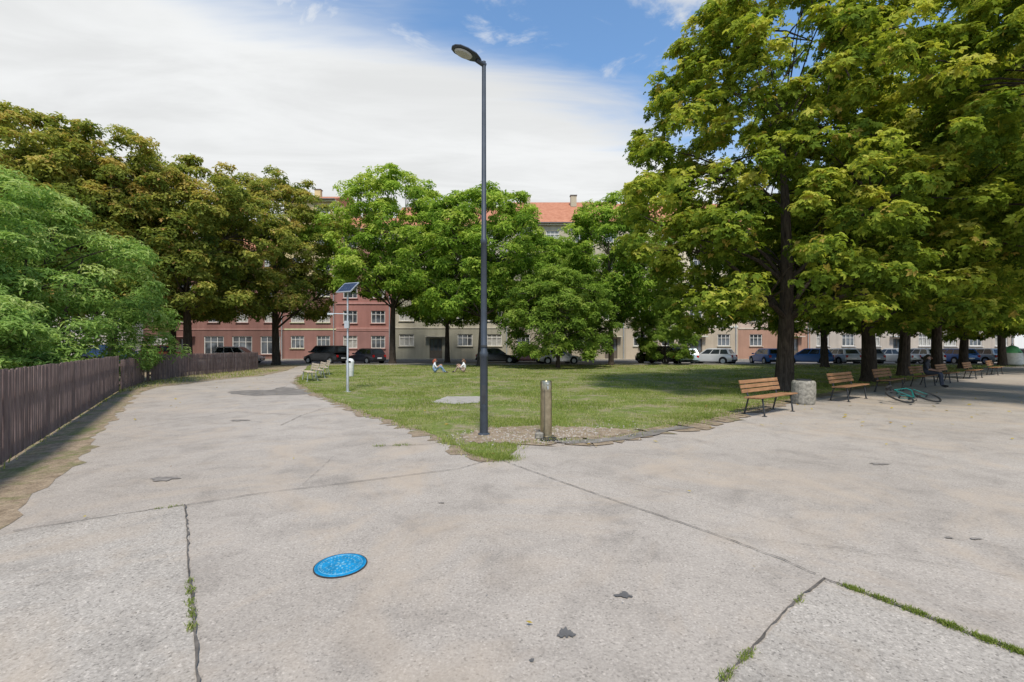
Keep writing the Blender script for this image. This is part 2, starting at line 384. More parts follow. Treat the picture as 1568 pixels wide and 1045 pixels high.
n = 1300; x = G.normal(.5, 1.0, n); y = 8.1 + .35 * np.abs(x - .3) * (x > .3) + G.normal(0, .4, n); k = (y > 7.3) & (x > -1.2) & (x < 3.6); x = x[k]; y = y[k]
x = np.r_[x, G.uniform(-8, 9, 500)]; y = np.r_[y, G.uniform(2, 12, 500)]; n = len(x)
s = np.where(np.arange(n) < n - 500, .006 + .02 * G.random(n) ** 2, .003 + .005 * G.random(n) ** 3)
O = np.array([(1, 0, 0), (0, 1, 0), (-1, 0, 0), (0, -1, 0), (0, 0, .7), (0, 0, -.4)])
V = (O[None] * s[:, None, None] * G.uniform(.6, 1.3, (n, 6, 1)) + np.c_[x, y, np.full(n, .02)][:, None]).reshape(-1, 3)
T = np.array([(0, 1, 4), (1, 2, 4), (2, 3, 4), (3, 0, 4), (1, 0, 5), (2, 1, 5), (3, 2, 5), (0, 3, 5)])
F = (T[None] + (np.arange(n) * 6)[:, None, None]).reshape(-1, 3)
meshobj('gravel', V, F, [simple('gravel_stone', (.34, .30, .26), .9, 0, .5, 30)])
x = np.r_[G.uniform(-7, 9, 30), G.uniform(3, 16, 240), G.uniform(-16, -8, 120)]; y = np.r_[G.uniform(2.2, 12, 30), G.uniform(8.5, 20, 240), G.uniform(9, 26, 120)]
n = len(x); a = G.random(n) * 6.28; s = .012 + .035 * G.random(n) * np.clip(y / 8, .2, 1.3)
d = np.c_[np.cos(a), np.sin(a), G.normal(0, .2, n)]; e = np.c_[-np.sin(a), np.cos(a), G.normal(0, .25, n)]
c = np.c_[x, y, np.full(n, .03)]
V = np.stack([c - d * s[:, None], c + e * s[:, None] * .5, c + d * s[:, None], c - e * s[:, None] * .5], 1).reshape(-1, 3)
meshobj('fallen_leaves', V, np.arange(4 * n).reshape(-1, 4), [FALLEN], None, G.random(n))

# ------------------------------------------------------------------ trees
def nrm(a): return a / (np.linalg.norm(a, axis=1, keepdims=True) + 1e-9)
def tree(name, loc, H, cb, R, tr, ncl, nl, leaf, k, mat, seed, tm=.5, rc=(.5, .95), wide=.35, off_=(0, 0), stems=1, fill=.5, droop=.35, narrow=.3, lob=.16, pale=.10):
    g = np.random.default_rng(seed); r = random.Random(seed)
    t = g.random(ncl * 3); pr = np.where(t > wide, np.sqrt(np.clip(1 - ((t - wide) / (1 - wide)) ** 2.2, 0, 1)), np.sqrt(np.clip(1 - ((wide - t) / (wide + .28)) ** 2, 0, 1)))
    kp = g.random(len(t)) < pr + .12; t = t[kp][:ncl]; pr = pr[kp][:ncl]; n = len(t)
    a = g.random(n) * 2 * np.pi; ph = g.random(6) * 6.28
    lo = 1 + lob * (np.sin(3 * a + ph[0] + 4 * t) + .7 * np.sin(5 * a + ph[1] - 7 * t) + .5 * np.sin(2 * a + ph[2] + 9 * t)) * .8
    f = 1 - fill * g.random(n) ** 1.5; f = np.clip(f, 0, 1)
    zc = cb + (H - cb) * (t * .97) + lob * .35 * (H - cb) * .3 * np.sin(2 * a + ph[3])
    C = np.c_[off_[0] * t + R * pr * lo * f * np.cos(a), off_[1] * t + R * pr * lo * f * np.sin(a), zc]
    O = nrm(np.c_[C[:, 0], C[:, 1], (t - wide) * (H - cb) * .6])
    rcs = g.uniform(rc[0], rc[1], n)
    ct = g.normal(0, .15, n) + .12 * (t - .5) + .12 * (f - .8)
    ci = np.repeat(np.arange(n), nl); m = len(ci)
    v = g.normal(0, 1, (m, 3)) + O[ci] * .75 + np.array([0, 0, .45]); v = nrm(v)
    rad = g.uniform(.55, 1.12, m)
    pos = C[ci] + v * (rcs[ci] * rad)[:, None] * np.array([1, 1, .62])
    nn = nrm(v * .6 + np.array([0, 0, .6]) + g.normal(0, .38, (m, 3)))
    td = nrm(np.cross(nn, g.normal(0, 1, (m, 3)))); td = nrm(td + v * .5); bd = nrm(np.cross(nn, td)); td = np.cross(bd, nn)
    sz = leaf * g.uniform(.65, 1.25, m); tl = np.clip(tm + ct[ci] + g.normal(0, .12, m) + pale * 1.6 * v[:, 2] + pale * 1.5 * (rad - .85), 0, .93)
    br = g.random(m) < .025; tl = np.where(br, .98, tl)
    VL = []
    angs = [0] if k == 1 else np.linspace(-1.9, 1.9, k)
    for q in angs:
        dd = td * math.cos(q) + bd * math.sin(q) - nn * droop; dd = nrm(dd) * (sz * (1 - .22 * abs(q)))[:, None]
        ss = nrm(np.cross(dd, nn)) * (sz * narrow * (1 - .15 * abs(q)))[:, None]
        mid = pos + dd * .6 + nn * (sz * .1)[:, None]
        VL.append(np.stack([pos, mid + ss * .8, pos + dd, mid - ss * .8], 1))
    VL = np.stack(VL, 1).reshape(-1, 3); nf = len(VL) // 4
    FL = np.arange(nf * 4).reshape(-1, 4); tint = np.repeat(tl, len(angs))
    b = MB(); Z = cb + (H - cb) * .62
    def stem(x0, y0, tr, Z, lx, ly):
        pts = []; rr = []
        for i in range(9):
            q = i / 8; pts.append((x0 + lx * q + .12 * tr * 4 * math.sin(3 * q + seed), y0 + ly * q + .1 * tr * 4 * math.sin(4 * q + seed * 2), Z * q))
            rr.append(tr * (1.35 if i == 0 else 1.05 - .85 * q ** .9))
        q = .3 / Z
        pts.insert(1, (pts[0][0] * (1 - q) + pts[1][0] * q, pts[0][1] * (1 - q) + pts[1][1] * q, .3)); rr.insert(1, tr * 1.06)
        b.tube(pts, rr, 0, 12); return pts
    for s_ in range(stems):
        aa = s_ * 2.4 + seed; rad = 0 if stems == 1 else R * .25
        P = stem(rad * math.cos(aa), rad * math.sin(aa), tr, Z, off_[0] * .6 + (math.cos(aa) * R * .3 if stems > 1 else 0), off_[1] * .6 + (math.sin(aa) * R * .3 if stems > 1 else 0))
    order = list(range(n)); r.shuffle(order)
    nb = min(n, 26)
    limbs = []
    for j in order[:nb]:
        c = Vector(C[j]); zz = max(min(cb * .85 + .6, cb + .5), min(Z * .92, c.z - (Vector((c.x, c.y)).length) * .6)); q = zz / Z
        i = min(len(P) - 2, max(1, int(q * 8) + 1)); p0 = Vector(P[i]); rr = tr * (1.0 - .8 * q) * .38
        mid = p0.lerp(c, .5) + Vector((r.uniform(-.3, .3), r.uniform(-.3, .3), .45))
        b.tube([p0, p0.lerp(mid, .5) + Vector((0, 0, .15)), mid, mid.lerp(c, .6), c], [rr, rr * .85, rr * .6, rr * .38, .02], 0, 7); limbs.append((mid, rr * .5))
    for j in order[nb:nb + 110]:
        c = Vector(C[j]); mid, rr = min(limbs, key=lambda l: (l[0] - c).length)
        b.tube([mid, mid.lerp(c, .5) + Vector((0, 0, .15)), c], [min(rr, .05), .03, .012], 0, 5)
    nv = len(b.v)
    me = bpy.data.meshes.new(name)
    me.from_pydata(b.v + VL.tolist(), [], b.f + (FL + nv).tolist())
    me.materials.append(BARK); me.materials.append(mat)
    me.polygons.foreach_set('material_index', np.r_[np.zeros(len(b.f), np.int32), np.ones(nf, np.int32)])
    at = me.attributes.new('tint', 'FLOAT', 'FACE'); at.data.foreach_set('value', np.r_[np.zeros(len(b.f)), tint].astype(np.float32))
    me.update(); o = bpy.data.objects.new(name, me); scene.collection.objects.link(o); o.location = (loc[0], loc[1], 0); return o
def inst(src, name, loc, s=1, rz=0, sz=None):
    o = bpy.data.objects.new(name, src.data); scene.collection.objects.link(o)
    o.location = (loc[0], loc[1], 0); o.scale = (s, s, sz or s); o.rotation_euler = (0, 0, rz); return o

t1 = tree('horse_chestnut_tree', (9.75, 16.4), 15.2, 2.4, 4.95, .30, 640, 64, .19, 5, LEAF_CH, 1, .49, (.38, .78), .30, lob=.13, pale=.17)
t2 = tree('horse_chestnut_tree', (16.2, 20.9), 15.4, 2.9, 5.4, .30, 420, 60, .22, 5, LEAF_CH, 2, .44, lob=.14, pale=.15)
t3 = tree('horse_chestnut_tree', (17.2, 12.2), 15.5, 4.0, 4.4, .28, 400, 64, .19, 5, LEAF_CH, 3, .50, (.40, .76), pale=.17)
inst(t2, 'horse_chestnut_tree', (21.8, 25.2), .95, 2.1); inst(t2, 'horse_chestnut_tree', (27.4, 29.2), 1, 4)
inst(t1, 'horse_chestnut_tree', (33.5, 33.6), .95, 1.1, 1.05); inst(t2, 'horse_chestnut_tree', (25, 36.5), .9, 5.2, .98)
inst(t1, 'horse_chestnut_tree', (42, 39), .95, 3.3, 1.05); inst(t3, 'horse_chestnut_tree', (37, 26), 1.0, 2.0)
c1 = tree('maple_tree', (-11.4, 44), 18.6, 6.6, 6.0, .32, 300, 70, .36, 3, LEAF_MP, 11, .58, (.6, 1.25), .45, (0, 0), 1, .7, lob=.22, pale=.13)
c2 = tree('maple_tree', (-2.6, 38.5), 14.8, 4.6, 5.7, .28, 320, 70, .33, 3, LEAF_MP, 12, .44, (.55, 1.1), .4, lob=.18, pale=.13)
c3 = tree('linden_tree', (3.5, 35), 7.6, 1.0, 4.0, .16, 240, 72, .26, 3, LEAF_DK, 13, .52, (.45, .85), .4, pale=.13)
c4 = tree('ash_tree', (8.6, 40), 14.8, 4.6, 4.3, .24, 220, 66, .32, 3, LEAF_MP, 14, .42, (.55, 1.1), .45, lob=.2, pale=.13)
inst(c2, 'maple_tree', (3.4, 46.2), .86, 2.2); inst(c4, 'ash_tree', (12.6, 44.3), .84, 1.2); inst(c2, 'maple_tree', (-6.6, 46.5), .95, 4.0); inst(c4, 'ash_tree', (6.2, 48), .84, 2.9)
inst(c3, 'linden_tree', (14.0, 41.5), .62, 1.9, .66)
l1 = tree('horse_chestnut_tree', (-21.3, 41), 17.4, 4.8, 5.1, .34, 330, 70, .33, 3, LEAF_LT, 21, .50, (.55, 1.15), .4, lob=.22, pale=.15)
l2 = tree('horse_chestnut_tree', (-23.5, 33), 15.2, 4.2, 5.3, .32, 320, 70, .32, 3, LEAF_LT, 22, .48, (.55, 1.1), .4, lob=.22, pale=.15)
inst(l1, 'horse_chestnut_tree', (-25.6, 29), .86, 2.0, .9); inst(l2, 'horse_chestnut_tree', (-30.0, 28.5), 1.0, 1.0, 1.06); inst(l1, 'horse_chestnut_tree', (-36, 33), 1.0, 3.0)
inst(l2, 'horse_chestnut_tree', (-30, 40), 1.0, 4.4)
tree('elder_bush', (-18.9, 16.6), 7.8, .6, 4.4, .12, 420, 80, .23, 3, LEAF_BU, 31, .52, (.40, .85), .35, stems=5, narrow=.2, lob=.24, pale=.17)
tree('elder_bush', (-14.2, 11.6), 3.2, .5, 1.7, .06, 110, 75, .2, 3, LEAF_BU, 32, .46, (.3, .6), .4, stems=4, narrow=.2, pale=.13)
inst(l1, 'distant_trees', (75, 60), 1.1, 1); inst(c1, 'distant_trees', (84, 52), 1, 2); inst(l2, 'distant_trees', (66, 70), 1, .4); inst(l2, 'distant_trees', (92, 66), 1.1, .4)
inst(l2, 'distant_trees', (-52, 48), 1.1, .4); inst(c1, 'distant_trees', (-44, 40), 1, 2); inst(c3, 'distant_trees', (68, 50), 1.0, .6); inst(c3, 'distant_trees', (62, 47), .8, 2.6)

# ------------------------------------------------------------------ buildings
def building(name, x0, x1, y, nf, fh, base, col, gcol, sp, ww, wh, roofh, roofm, depth=11, doors=(), tri=True, band=None, shop=False, seed=1, lowf=1):
    E_ = empty(name, (0, 0, 0)); H = base + nf * fh
    r = random.Random(seed)
    W = m_wall(name + '_render', col); GW = m_wall(name + '_plinth', gcol)
    w = MB(); fr = MB(); gl = MB(); tr = MB()
    n = max(1, int((x1 - x0) / sp)); cw = (x1 - x0) / n
    for fl in range(nf):
        zb = base + fl * fh if fl else 0; zt = base + (fl + 1) * fh; mi = 1 if fl < lowf else 0
        for c in range(n):
            a = x0 + c * cw; b_ = a + cw; cx = (a + b_) / 2
            q = ww; z0 = base + fl * fh + .85; z1 = z0 + wh
            isdoor = fl == 0 and c in doors
            if isdoor: z0 = .12; z1 = 2.7; q = 1.6
            if shop and fl == 0 and not isdoor: q = cw * .7; z0 = .7; z1 = 3.0
            p, s = cx - q / 2, cx + q / 2; d = .22
            w.add([(a, y, zb), (p, y, zb), (p, y, zt), (a, y, zt)], [(0, 1, 2, 3)], mi)
            w.add([(s, y, zb), (b_, y, zb), (b_, y, zt), (s, y, zt)], [(0, 1, 2, 3)], mi)
            w.add([(p, y, zb), (s, y, zb), (s, y, z0), (p, y, z0)], [(0, 1, 2, 3)], mi)
            w.add([(p, y, z1), (s, y, z1), (s, y, zt), (p, y, zt)], [(0, 1, 2, 3)], mi)
            w.add([(p, y, z0), (s, y, z0), (s, y, z1), (p, y, z1), (p, y + d, z0), (s, y + d, z0), (s, y + d, z1), (p, y + d, z1)], [(0, 1, 5, 4), (1, 2, 6, 5), (2, 3, 7, 6), (3, 0, 4, 7)], mi)
            gl.add([(p, y + .18, z0), (s, y + .18, z0), (s, y + .18, z1), (p, y + .18, z1)], [(0, 1, 2, 3)], 1 if (r.random() < .25 and not isdoor) else 0)
            t = .09
            for (cx_, cz_, sx_, sz_) in [(p + t / 2, (z0 + z1) / 2, t, z1 - z0), (s - t / 2, (z0 + z1) / 2, t, z1 - z0), (cx, z0 + t / 2, q - 2 * t, t), (cx, z1 - t / 2, q - 2 * t, t)]:
                fr.box((cx_, y + .12, cz_), (sx_, .08, sz_), 1 if isdoor else 0)
            for mx_ in ((-1 / 6 * q, 1 / 6 * q) if tri else (0,)):
                fr.box((cx + mx_, y + .125, (z0 + z1) / 2), (.07, .06, z1 - z0 - 2 * t), 1 if isdoor else 0)
            if not isdoor:
                fr.box((cx, y + .128, z0 + (z1 - z0) * .68), (q - 2 * t, .05, .06), 0)
                tr.box((cx, y - .06, z0 - .05), (q + .2, .16, .07), 0)
            else:
                fr.box((cx, y + .14, .12 + .55), (q - 2 * t, .05, 1.0), 1); tr.box((cx, y - .35, 2.95), (q + .9, .74, .12), 0); tr.box((cx, y - .3, .07), (q + .6, .6, .12), 0)
    w.add([(x0, y, 0), (x0, y + depth, 0), (x0, y + depth, H), (x0, y, H)], [(0, 1, 2, 3)], 0)
    w.add([(x1, y, 0), (x1, y + depth, 0), (x1, y + depth, H), (x1, y, H)], [(3, 2, 1, 0)], 0)
    w.add([(x0, y + depth, 0), (x1, y + depth, 0), (x1, y + depth, H), (x0, y + depth, H)], [(0, 1, 2, 3)], 0)
    w.obj('walls', [W, GW], E_); fr.obj('window_frames', [FRAMEW, simple(name + 'door', (.12, .1, .08), .5)], E_)
    gl.obj('window_panes', [GLASS, simple('curtain', (.36, .35, .32), .5, 0, .25, 3, .8)], E_)
    tr.box(((x0 + x1) / 2, y - .16, H - .16), (x1 - x0 - .01, .34, .3), 0)
    tr.box(((x0 + x1) / 2, y - .03, base + fh - .02), (x1 - x0 - .01, .07, .18), 0)
    if band:
        for zb in band: tr.box(((x0 + x1) / 2, y - .05, zb), (x1 - x0 - .02, .1, .25), 0)
    tr.obj('cornice_and_sills', [m_wall(name + '_trim', tuple(min(.6, c * 1.2 + .04) for c in col))], E_)
    ro = MB(); o = .45; xr = (x0, x1)
    prof = [(y - o, H), (y + depth / 2, H + roofh), (y + depth + o, H), (y + depth + o, H - .02), (y - o, H - .02)]
    vs = [(xx, p, z) for xx in xr for p, z in prof]
    ro.add(vs, [(0, 1, 6, 5), (1, 2, 7, 6), (0, 4, 3, 2, 1), (5, 6, 7, 8, 9), (4, 9, 8, 3), (0, 5, 9, 4), (2, 3, 8, 7)], 0)
    for kx in np.arange(x0 + 2.5, x1 - 1, 6.3):
        ro.box((kx, y + depth / 2 - 1.2, H + roofh - .3), (.8, .6, 1.5), 1); ro.box((kx, y + depth / 2 - 1.2, H + roofh + .5), (.95, .75, .1), 2)
    ro.box(((x0 + x1) / 2, y - o - .06, H - .05), (x1 - x0 - .02, .12, .12), 2)
    ro.obj('roof', [roofm, W, SLATE], E_)
    dp = MB(); dp.tube([(x1 - .3, y - .1, .1), (x1 - .3, y - .1, H - .3)], .06, 0, 8); dp.obj('downpipe', [GALV], E_)
    return E_
building('brick_apartment_house', -47, -29, 58, 4, 3.3, .6, (.27, .14, .115), (.21, .115, .095), 3.6, 1.5, 1.7, 3, TILE, shop=True, doors=(1,), seed=1)
building('yellow_apartment_house', -29, -22.4, 58, 6, 3.3, .6, (.62, .50, .27), (.30, .16, .135), 3.3, 1.7, 1.6, 2.2, TILE, seed=2, lowf=3)
building('red_apartment_house', -22.4, -15.3, 58, 5, 3.2, .6, (.37, .18, .15), (.33, .18, .16), 3.4, 1.8, 1.6, 3, TILE, doors=(), band=(4.0, 7.2), seed=3)
building('beige_apartment_house', -15.3, -.4, 58, 5, 3.2, .9, (.44, .40, .31), (.34, .32, .25), 3.05, 1.9, 1.5, 4.2, TILE, doors=(1,), seed=4)
building('cream_apartment_house', -.4, 14.5, 58, 5, 3.3, .9, (.48, .42, .31), (.38, .33, .25), 3.0, 1.7, 1.5, 4.4, TILE, doors=(3,), seed=5)
building('pale_apartment_house', 14.5, 28.8, 58, 5, 3.3, .9, (.64, .55, .40), (.50, .42, .32), 3.1, 1.6, 1.5, 4.2, TILE, doors=(2,), seed=6)
building('pink_apartment_house', 28.8, 38, 58, 5, 3.1, .9, (.52, .40, .32), (.42, .25, .18), 3.1, 1.6, 1.5, 3.6, TILE, doors=(1,), seed=7)
building('white_apartment_house', 38, 64, 58, 5, 3.1, .9, (.60, .56, .49), (.48, .42, .36), 3.1, 1.6, 1.5, 3.6, TILE, doors=(3,), seed=8)
building('white_house', 84, 112, 62, 5, 3.1, .9, (.60, .60, .58), (.48, .2, .15), 3.3, 1.7, 1.5, 3, SLATE, seed=9)
building('pale_house', -86, -56, 66, 4, 3.1, .9, (.60, .56, .48), (.5, .46, .4), 3.3, 1.5, 1.5, 3, TILE, seed=10)

# ------------------------------------------------------------------ fence
def fence(name, pts, h=1.24, sw=.088, gap=.022, mat=FENCEM, seed=1):
    r = random.Random(seed); b = MB()
    for i in range(len(pts) - 1):
        a = Vector((*pts[i], 0)); c = Vector((*pts[i + 1], 0)); d = c - a; Ln = d.length; d.normalize(); nr = Vector((-d.y, d.x, 0))
        Rm = Matrix.Rotation(math.atan2(d.y, d.x), 3, 'Z'); s = 0
        while s < Ln:
            hh = h + r.uniform(-.015, .015); p = a + d * (s + sw / 2)
            Rt = Rm @ Matrix.Rotation(r.uniform(-.01, .01), 3, 'Y')
            b.box(p + Vector((0, 0, .05 + hh / 2)) - nr * r.uniform(.018, .03), (sw, .02, hh), 0, Rt); s += sw + gap
        for z in (.3, .95): b.box(a + d * Ln / 2 + nr * .03 + Vector((0, 0, z)), (Ln, .05, .09), 0, Rm)
        s = 0
        while s < Ln + .1:
            b.box(a + d * s + nr * .1 + Vector((0, 0, .6)), (.09, .09, 1.2), 0, Rm); s += 2.2
    return b.obj(name, [mat])
fence('wooden_fence', [(-5.3, -4), (-5.3, 3.6), (-6.85, 6.09), (-14.2, 16.4)], gap=.034, seed=2)
fence('wooden_fence', [(-16.6, 20.9), (-17.5, 24.2), (-17.9, 32)], 1.2, .08, .045, seed=3)
fence('wooden_gate', [(-14.25, 16.55), (-16.5, 20.4)], 1.1, .07, .09, seed=4)

# ------------------------------------------------------------------ street lamp
e = empty('street_lamp', (-.51, 8.26, 0))
b = MB()
b.lathe((0, 0, 0), [(.0, .0), (.11, .0), (.11, .03), (.075, .05), (.072, .6), (.070, 1.42), (.078, 1.43), (.078, 1.50), (.060, 1.53), (.056, 2.4), (.053, 3.46), (.060, 3.47), (.060, 3.55), (.045, 3.58), (.037, 6.7), (.035, 6.78), (0, 6.79)], 0, 24)
b.obj('post', [POSTM], e, smooth=True)
b = MB(); b.box((0, -.071, .75), (.075, .012, .34), 0); b.lathe((0, 0, 0), [(.074, 1.60), (.063, 1.601), (.063, 1.62), (.060, 1.64)], 0, 20)
b.tube([(-.0, -.07, .62), (0, -.083, .62)], .01, 0, 8); b.obj('service_door', [IRON], e)
d = Vector((-.83, -.55, 0)).normalized(); ang = math.atan2(d.y, d.x)
RH = Matrix.Translation((0, 0, 6.72)) @ Matrix.Rotation(ang, 4, 'Z') @ Matrix.Rotation(R_(-6), 4, 'Y')
b = MB(); b.tube([(-.03, 0, 0), (.16, 0, .02)], [.045, .04], 0, 12)
st = [(.08, .04, .035), (.14, .08, .05), (.22, .125, .06), (.40, .145, .062), (.54, .13, .052), (.62, .08, .03), (.645, .02, .015)]
vs = []; fs = []; sg = 14
for (x, hw, hh) in st:
    for k in range(sg):
        t = 2 * math.pi * k / sg; z = math.sin(t); vs.append((x, hw * math.cos(t), .04 + (hh * z if z > 0 else .018 * z)))
for i in range(len(st) - 1):
    for k in range(sg): fs.append((i * sg + k, i * sg + (k + 1) % sg, (i + 1) * sg + (k + 1) % sg, (i + 1) * sg + k))
fs += [tuple(range(sg)), tuple((len(st) - 1) * sg + k for k in range(sg))]
b.add(vs, fs, 0); o = b.obj('lamp_housing', [POSTM], None, None, True); o.parent = e; o.matrix_local = RH
b = MB(); vs = [(.42 + .17 * math.cos(t), .105 * math.sin(t), .015) for t in np.linspace(0, 2 * math.pi, 20, False)]
vs2 = [(.42 + .15 * math.cos(t), .085 * math.sin(t), -.01) for t in np.linspace(0, 2 * math.pi, 20, False)]
b.add(vs + vs2, [(i, (i + 1) % 20, 20 + (i + 1) % 20, 20 + i) for i in range(20)] + [tuple(range(20, 40))], 0)
o = b.obj('lamp_glass', [LENS], None, None, True); o.parent = e; o.matrix_local = RH

# ------------------------------------------------------------------ drinking fountain
e = empty('drinking_fountain', (.60, 8.02, .012))
b = MB(); b.lathe((0, 0, 0), [(0, .01), (.15, .01), (.15, .03), (.104, .035), (.102, .06), (.100, .80), (.092, .802), (.092, .814), (.100, .816), (.100, .985), (.092, 1.0), (.0, 1.005)], 0, 32); b.obj('column', [BRONZE], e, smooth=True)
b = MB(); b.tube([(.02, -.09, .90), (.02, -.15, .905), (.02, -.175, .885), (.02, -.175, .86)], .012, 0, 8); b.tube([(.02, -.093, .955), (.02, -.112, .955)], .018, 0, 12); b.obj('spout', [GALV], e, smooth=True)
b = MB(); b.box((.1, 0, .42), (.006, .02, .74), 0); b.box((-.03, -.097, .5), (.006, .006, .7), 0); b.obj('panel_seam', [IRON], e)
b = MB(); b.lathe((-.13, -.14, 0), [(0, .02), (.075, .02), (.075, .10), (.06, .11), (.05, .06), (0, .055)], 0, 16); b.obj('drain_cup', [CONC], e)
b = MB()
for i in range(7): b.box((.02 - .12 + i * .04, -.25, .02), (.018, .22, .02), 0)
b.box((.02, -.365, .02), (.3, .02, .022), 0); b.box((.02, -.135, .02), (.3, .02, .022), 0); b.obj('drain_grate', [IRON], e)

# ------------------------------------------------------------------ manhole cover
e = empty('manhole_cover', (-1.25, 3.32, .004))
BLUE = simple('blue_paint', (.0, .20, .40), .5, 0, .3, 20); LBL = simple('worn_paint', (.14, .36, .48), .6, 0, .4, 40)
b = MB(); b.lathe((0, 0, 0), [(.178, .0), (.178, .010), (.168, .012), (.166, .008), (.162, .008), (.160, .012), (.0, .012)], 0, 56); b.obj('disc', [BLUE], e, smooth=True)
b = MB(); b.lathe((0, 0, 0), [(.186, .004), (.186, .009), (.178, .0095)], 0, 56); b.obj('rim', [IRON], e)
b = MB(); r = random.Random(3)
for rad, n_, ll in ((.135, 34, .014), (.10, 24, .014), (.065, 12, .016)):
    for k in range(n_):
        if r.random() < .2: continue
        t = 2 * math.pi * k / n_; R3 = Matrix.Rotation(t, 3, 'Z')
        b.box(R3 @ Vector((rad, 0, .0135)), (.016 * r.uniform(.5, 1), ll * r.uniform(.25, .7), .003), 0, R3)
for k in range(5):
    R3 = Matrix.Rotation(k * 1.256, 3, 'Z'); b.box(R3 @ Vector((.025, 0, .0135)), (.028, .012, .003), 0, R3)
b.torus((0, 0, .0125), (0, 0, 1), .15, .002, 0, 48, 4); b.obj('lettering', [LBL], e)

# ------------------------------------------------------------------ benches
def bench(loc, ang, Ln=1.9, wood=WOOD, iron=IRON):
    e = empty('park_bench', (loc[0], loc[1], .005), ang)
    b = MB()
    for i, y in enumerate((-.40, -.30, -.20, -.10)): b.box((0, y + .12, .44 - .006 * i), (Ln, .085, .032), 0)
    b.obj('seat', [wood], e, bevel=.006)
    b = MB(); Rt = Matrix.Rotation(R_(-14), 3, 'X')
    for i in range(3): b.box((0, .115 + .028 * i, .56 + .105 * i), (Ln, .03, .085), 0, Rt)
    b.obj('backrest', [wood], e, bevel=.006)
    for j, x in enumerate((-Ln * .38, Ln * .38)):
        b = MB(); b.tube([(x, -.30, 0), (x, -.25, .42)], .02, 0, 8); b.tube([(x, .17, 0), (x, .07, .40), (x, .20, .82)], .02, 0, 8)
        b.tube([(x, -.28, .41), (x, .08, .395)], .018, 0, 8); b.box((x, -.30, .01), (.08, .08, .012), 0); b.box((x, .17, .01), (.08, .08, .012), 0)
        b.obj('leg_%d' % (j + 1), [iron], e)
    return e
ba = math.atan2(.59, .81)
for (x, y) in ((6.2, 11.1), (10.2, 13.9), (13.6, 16.5), (16.8, 18.7), (19.8, 20.8), (23.6, 23.4), (28, 26.5)): bench((x, y), ba, 1.9)
for (x, y, a) in ((-9.6, 21.8, -1.0), (-10.1, 23.9, -1.05), (-10.9, 26.6, -1.1)): bench((x, y), a, 1.8, WOODL, GALV)

# ------------------------------------------------------------------ litter bins
e = empty('litter_bin', (8.2, 12.8, 0))
b = MB(); b.lathe((0, 0, 0), [(0, .0), (.26, .0), (.28, .05), (.30, .35), (.295, .60), (.27, .66), (.2, .665), (.19, .60), (.19, .2), (0, .2)], 0, 20); b.obj('concrete_body', [CONC], e, bevel=.012)
b = MB(); b.lathe((0, 0, 0), [(.188, .3), (.188, .70), (.175, .70), (.17, .3), (0, .3)], 0, 20); b.obj('liner', [IRON], e)
def bin_white(x, y):
    e = empty('litter_bin', (x, y, 0)); b = MB()
    b.lathe((0, 0, 0), [(0, .02), (.17, .02), (.19, .06), (.21, .75), (.215, .80), (.21, .86), (.13, .97), (0, 1.0)], 0, 20); b.obj('body', [PLW], e, smooth=True)
    b = MB(); b.box((0, -.19, .82), (.2, .06, .1), 0); b.obj('opening', [DARK], e)
bin_white(-8.75, 24.6)
for (x, y, c, c2) in ((43.2, 39.3, (.6, .6, .56), (.10, .38, .14)), (45.0, 39.2, (.7, .7, .67), (.55, .25, .06)), (46.9, 39.0, (.10, .38, .14), (.10, .38, .14)), (48.8, 39.2, (.6, .6, .56), (.10, .38, .14))):
    e = empty('recycling_container', (x, y, 0)); b = MB()
    b.lathe((0, 0, 0), [(0, .05), (.62, .05), (.70, .15), (.68, .75), (.62, 1.1)], 0, 20); b.lathe((0, 0, 0), [(.62, 1.1), (.58, 1.2), (.36, 1.6), (.1, 1.75), (0, 1.76)], 1, 20); b.obj('shell', [simple('bell_paint', c, .5), simple('bell_lid', c2, .5)], e, smooth=True)
    b = MB(); b.lathe((0, -.55, 0), [(0, 1.14), (.12, 1.14), (.12, 1.2), (0, 1.2)], 0, 12); b.torus((0, 0, 1.82), (0, 1, 0), .09, .02, 0, 14, 6); b.obj('slot', [DARK], e)

# ------------------------------------------------------------------ solar post
e = empty('solar_panel_post', (-5.85, 16.2, 0))
b = MB(); b.lathe((0, 0, 0), [(0, 0), (.12, 0), (.12, .02), (.05, .03), (.048, 1.0), (.034, 1.05), (.03, 3.62), (0, 3.63)], 0, 16); b.obj('post', [GALV], e, smooth=True)
b = MB(); Rp = Matrix.Rotation(R_(-25), 3, 'Z') @ Matrix.Rotation(R_(42), 3, 'X')
b.box((0, 0, 3.72), (.68, .56, .035), 0, Rp)
o = b.obj('panel_frame', [GALV], e)
b = MB()
for i in range(4):
    for j in range(3): b.box(Vector((0, 0, 3.72)) + Rp @ Vector((-.232 + i * .155, -.165 + j * .165, .0195)), (.145, .155, .006), 0, Rp)
b.obj('solar_cells', [simple('solar_cell', (.02, .035, .07), .55, 0, .2, 4, .2)], e)
b = MB(); b.tube([(0, 0, 2.78), (-.72, 0, 2.8)], .016, 0, 8); b.box((-.6, 0, 2.77), (.22, .09, .05), 0); b.tube([(0, 0, 3.4), (0, -.02, 3.68)], .03, 0, 8)
b.box((0, -.07, 2.4), (.16, .1, .26), 0); b.obj('arm_and_box', [GALV], e)

